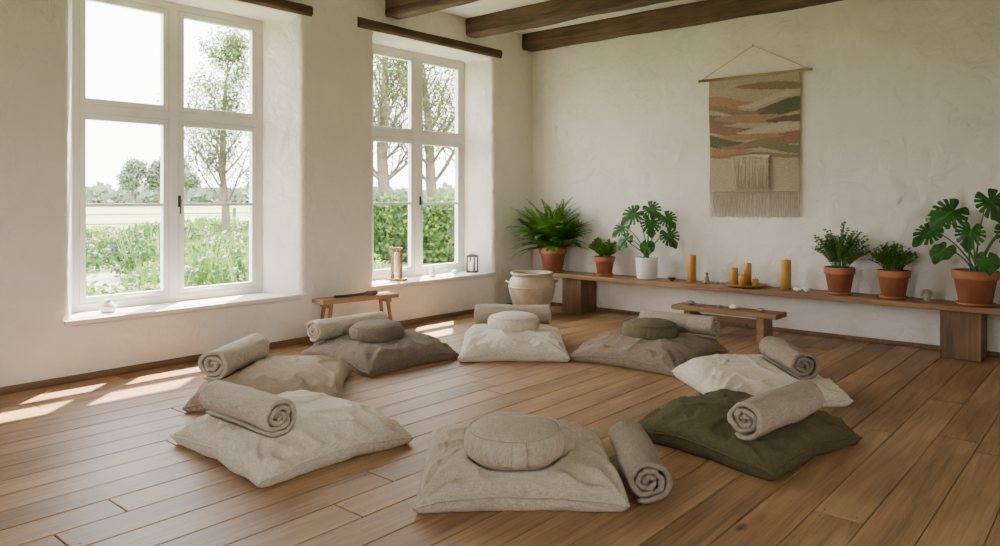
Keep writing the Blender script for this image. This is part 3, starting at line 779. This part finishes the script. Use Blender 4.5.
mb=MB();rr=random.Random(21)
cnt=0
while cnt<185:
    Yp=rr.uniform(8.6,27);ra=rr.uniform(.15,.80);Xp=ra*Yp
    if .365<ra<.415 and rr.random()<.7: continue
    if math.hypot(Xp-11.3,Yp-20.6)<1.0 or Xp>9.0 and Yp<15.5: continue
    cnt+=1;s=rr.uniform(.35,.85)*(1 if Yp>13 else .75);hgt=s*rr.uniform(.6,1.1)
    mt=rr.choice([0,0,1,1,2])
    cloud(mb,(Xp,Yp,GZ+.05),(s,s,hgt),int(420*(s/.6)**1.5),.075+.004*Yp,mt,rr,3 if rr.random()<.45 else None,0)
    if rr.random()<.4:
        for k in range(26):
            a=rr.uniform(0,2*pi);q=rr.random()*s*.6;b0=Vector((Xp+math.cos(a)*q,Yp+math.sin(a)*q,GZ));d=Vector((math.cos(a)*.5,math.sin(a)*.5,1.2+rr.random()))
            leafquad(mb,b0,d,Vector((math.cos(a),math.sin(a),.2)),hgt*rr.uniform(1.1,1.7),.05,1)
mb.build('garden_plants',[G1,G2,G3,G4])
# hedge
mb=MB();A=Vector((9.8,15.6,0));B=Vector((16.5,9.4,0))
ax=(B-A);nrmh=Vector((-ax.y,ax.x,0)).normalized()
if nrmh.x>0: nrmh=-nrmh
for _ in range(19000):
    t=rr.random();w=rr.uniform(-.45,.45);z=rr.uniform(0,1.36)
    k=rr.random()
    if k<.65: w=.45*rr.uniform(.8,1.15)
    elif k<.9: z=1.3*rr.uniform(.93,1.15)
    p=A+ax*t+nrmh*w+Vector((0,0,GZ+z+.12*noise.noise(Vector((t*20,w,0)))))
    leafquad(mb,p,Vector((rr.uniform(-1,1),rr.uniform(-1,1),rr.uniform(-.2,1))),Vector((-.7,-.7,.6))+Vector((rr.uniform(-.6,.6),rr.uniform(-.6,.6),rr.uniform(-.5,.5))),.14,.08,rr.choice([0,0,1,2]))
mb.box((0,0,0),(ax.length,.6,1.15),2,Matrix.Translation((A+B)/2+Vector((0,0,GZ+.58)))@Matrix.Rotation(math.atan2(ax.y,ax.x),4,'Z'))
mb.build('garden_hedge',[G1,G2,G3])
mb=MB();
pth=[(3.4,8.6),(4.2,10.6),(5.3,13.4),(6.6,17),(9,24)]
vs=[];
for i,(x,y) in enumerate(pth): vs+=[(x-.35,y,GZ+.0),(x+.35,y,GZ+.0)]
mb.add(vs,[(2*i,2*i+1,2*i+3,2*i+2) for i in range(len(pth)-1)]);mb.build('gravel_path',[M_gravel])
def tree(name,loc,h,seed,trunk_h,r0,leafm,nl=9000,ls=.12,width=1.8,nb=26,up=.6):
    rr=random.Random(seed);mb=MB();tips=[]
    def limb(p,d,L,r,dep,curl=.12):
        pts=[p.copy()];n=6
        for i in range(n):
            d=(d+Vector((rr.uniform(-curl,curl),rr.uniform(-curl,curl),rr.uniform(-.02,.12)))).normalized()
            p=p+d*L/n;pts.append(p.copy())
            if i>1: tips.append(p.copy())
        mb.tube(pts,[r*(1-.75*i/n) for i in range(n+1)],5 if dep else 4,0)
        if dep>0:
            for k in range(5):
                q=pts[rr.randint(1,n)];a=rr.uniform(0,2*pi);nd=(d*.8+Vector((math.cos(a),math.sin(a),rr.uniform(-.1,.6)))*.6).normalized()
                limb(q,nd,L*rr.uniform(.4,.65),r*.45,dep-1,.18)
    pts=[Vector((0,0,0))];d=Vector((.0,0,1));p=Vector((0,0,0));n=14
    for i in range(n):
        d=(d+Vector((rr.uniform(-.07,.07),rr.uniform(-.07,.07),.05))).normalized();p=p+d*h*.92/n;pts.append(p.copy())
    mb.tube(pts,[r0*(1-.9*(i/n)**.9) for i in range(n+1)],9,0)
    for k in range(nb):
        t=rr.uniform(trunk_h/h,.97);q=pts[min(n,int(t*n))];a=2.4*k+rr.uniform(-.3,.3)
        L=width*(1.05-.75*(t-trunk_h/h)/(1-trunk_h/h))*rr.uniform(.75,1.1)
        limb(q,Vector((math.cos(a),math.sin(a),up*rr.uniform(.7,1.4))).normalized(),L,r0*.28*(1.2-t),2)
    for _ in range(nl):
        t=rr.choice(tips);p=t+Vector((rr.gauss(0,.13),rr.gauss(0,.13),rr.gauss(0,.13)))*(h/7)
        leafquad(mb,p,Vector((rr.uniform(-1,1),rr.uniform(-1,1),rr.uniform(-1,.5))),Vector((rr.uniform(-1,1),rr.uniform(-1,1),1)),ls*rr.uniform(.6,1.3),ls*.42,1)
    return mb.build(name,[M_bark,leafm],loc)
tree('willow_tree',(11.5,20.6,GZ),6.6,3,1.3,.15,G5,8500,.12,2.2,30,1.2)
tree('garden_tree',(16.6,19.4,GZ),10.5,5,2.2,.27,G5,6000,.15,2.6,34,.8)
tree('garden_tree',(18.4,18.7,GZ),10.0,8,2.4,.25,G5,6000,.15,2.5,34,.8)
tree('garden_tree',(22.5,20.4,GZ),10.5,11,2.6,.26,G5,6000,.16,2.5,26,.7)
# distant trees & hedgerow
mb=MB();rr=random.Random(5)
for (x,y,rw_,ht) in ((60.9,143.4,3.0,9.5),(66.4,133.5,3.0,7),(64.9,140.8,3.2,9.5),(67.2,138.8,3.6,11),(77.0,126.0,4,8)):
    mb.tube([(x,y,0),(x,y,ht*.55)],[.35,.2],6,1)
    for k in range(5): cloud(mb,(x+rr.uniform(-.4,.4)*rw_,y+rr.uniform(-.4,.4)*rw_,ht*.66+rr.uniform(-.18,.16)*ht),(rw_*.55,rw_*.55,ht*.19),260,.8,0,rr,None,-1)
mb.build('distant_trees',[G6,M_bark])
mb=MB()
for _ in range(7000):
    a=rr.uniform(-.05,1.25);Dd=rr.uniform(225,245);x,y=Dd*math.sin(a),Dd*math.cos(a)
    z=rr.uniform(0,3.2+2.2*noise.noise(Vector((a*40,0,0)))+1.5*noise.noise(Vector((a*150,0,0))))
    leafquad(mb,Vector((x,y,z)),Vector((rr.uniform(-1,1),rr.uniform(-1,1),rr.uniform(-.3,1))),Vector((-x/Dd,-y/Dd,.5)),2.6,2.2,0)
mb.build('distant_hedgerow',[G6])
mb=MB()
for k in range(9):
    x,y=6+k*3.0,34-k*.6;mb.box((x,y,GZ+.55),(.11,.11,1.1))
for z in (.45,.85): mb.tube([(6,34,GZ+z),(30,29.2,GZ+z)],.02,5)
mb.build('pasture_fence',[M_bark])
# ------------------------------------------------------------------ light
w=bpy.data.worlds.new('sky');bpy.context.scene.world=w;w.use_nodes=True;nt=w.node_tree
bg=nt.nodes['Background'];tc=N(nt,'ShaderNodeTexCoord');sp=N(nt,'ShaderNodeSeparateXYZ');nt.links.new(tc.outputs['Generated'],sp.inputs[0])
r=ramp(nt,sp.outputs['Z'],[(0,(1.0,.97,.91)),(.25,(.98,.98,.98)),(1,(.78,.87,1.0))]);nt.links.new(r.outputs['Color'],bg.inputs['Color'])
bg.inputs['Strength'].default_value=14.5
sd=bpy.data.lights.new('sun','SUN');sd.energy=52;sd.angle=D(.8);sd.color=(1,.88,.70)
so=bpy.data.objects.new('sun',sd);bpy.context.scene.collection.objects.link(so)
so.rotation_euler=Vector((-.45,-.42,-1)).to_track_quat('-Z','Y').to_euler()
def portal(name,loc,dirv,sx,sz):
    l=bpy.data.lights.new(name,'AREA');l.shape='RECTANGLE';l.size=sx;l.size_y=sz;l.energy=1
    o=bpy.data.objects.new(name,l);bpy.context.scene.collection.objects.link(o)
    o.location=loc;o.rotation_euler=Vector(dirv).to_track_quat('-Z','Z').to_euler()
    l.cycles.is_portal=True
portal('sky_portal_1',(3.06,YW+.56,1.75),(0,-1,0),1.75,2.7)
portal('sky_portal_2',(5.93,YW+.56,1.75),(0,-1,0),1.7,2.7)
portal('sky_portal_3',(1.8,YB-.34,1.8),(0,1,0),1.65,2.25)
portal('sky_portal_4',(XB-.34,2.5,1.8),(1,0,0),1.85,2.25)
# ------------------------------------------------------------------ camera
cd=bpy.data.cameras.new('camera');cd.sensor_width=36;cd.lens=26.7;cd.shift_y=-.074;cd.clip_end=2000
co=bpy.data.objects.new('camera',cd);bpy.context.scene.collection.objects.link(co)
co.location=(0,0,1.35);co.rotation_euler=(pi/2,0,-math.atan2(.759,.651))
bpy.context.scene.camera=co
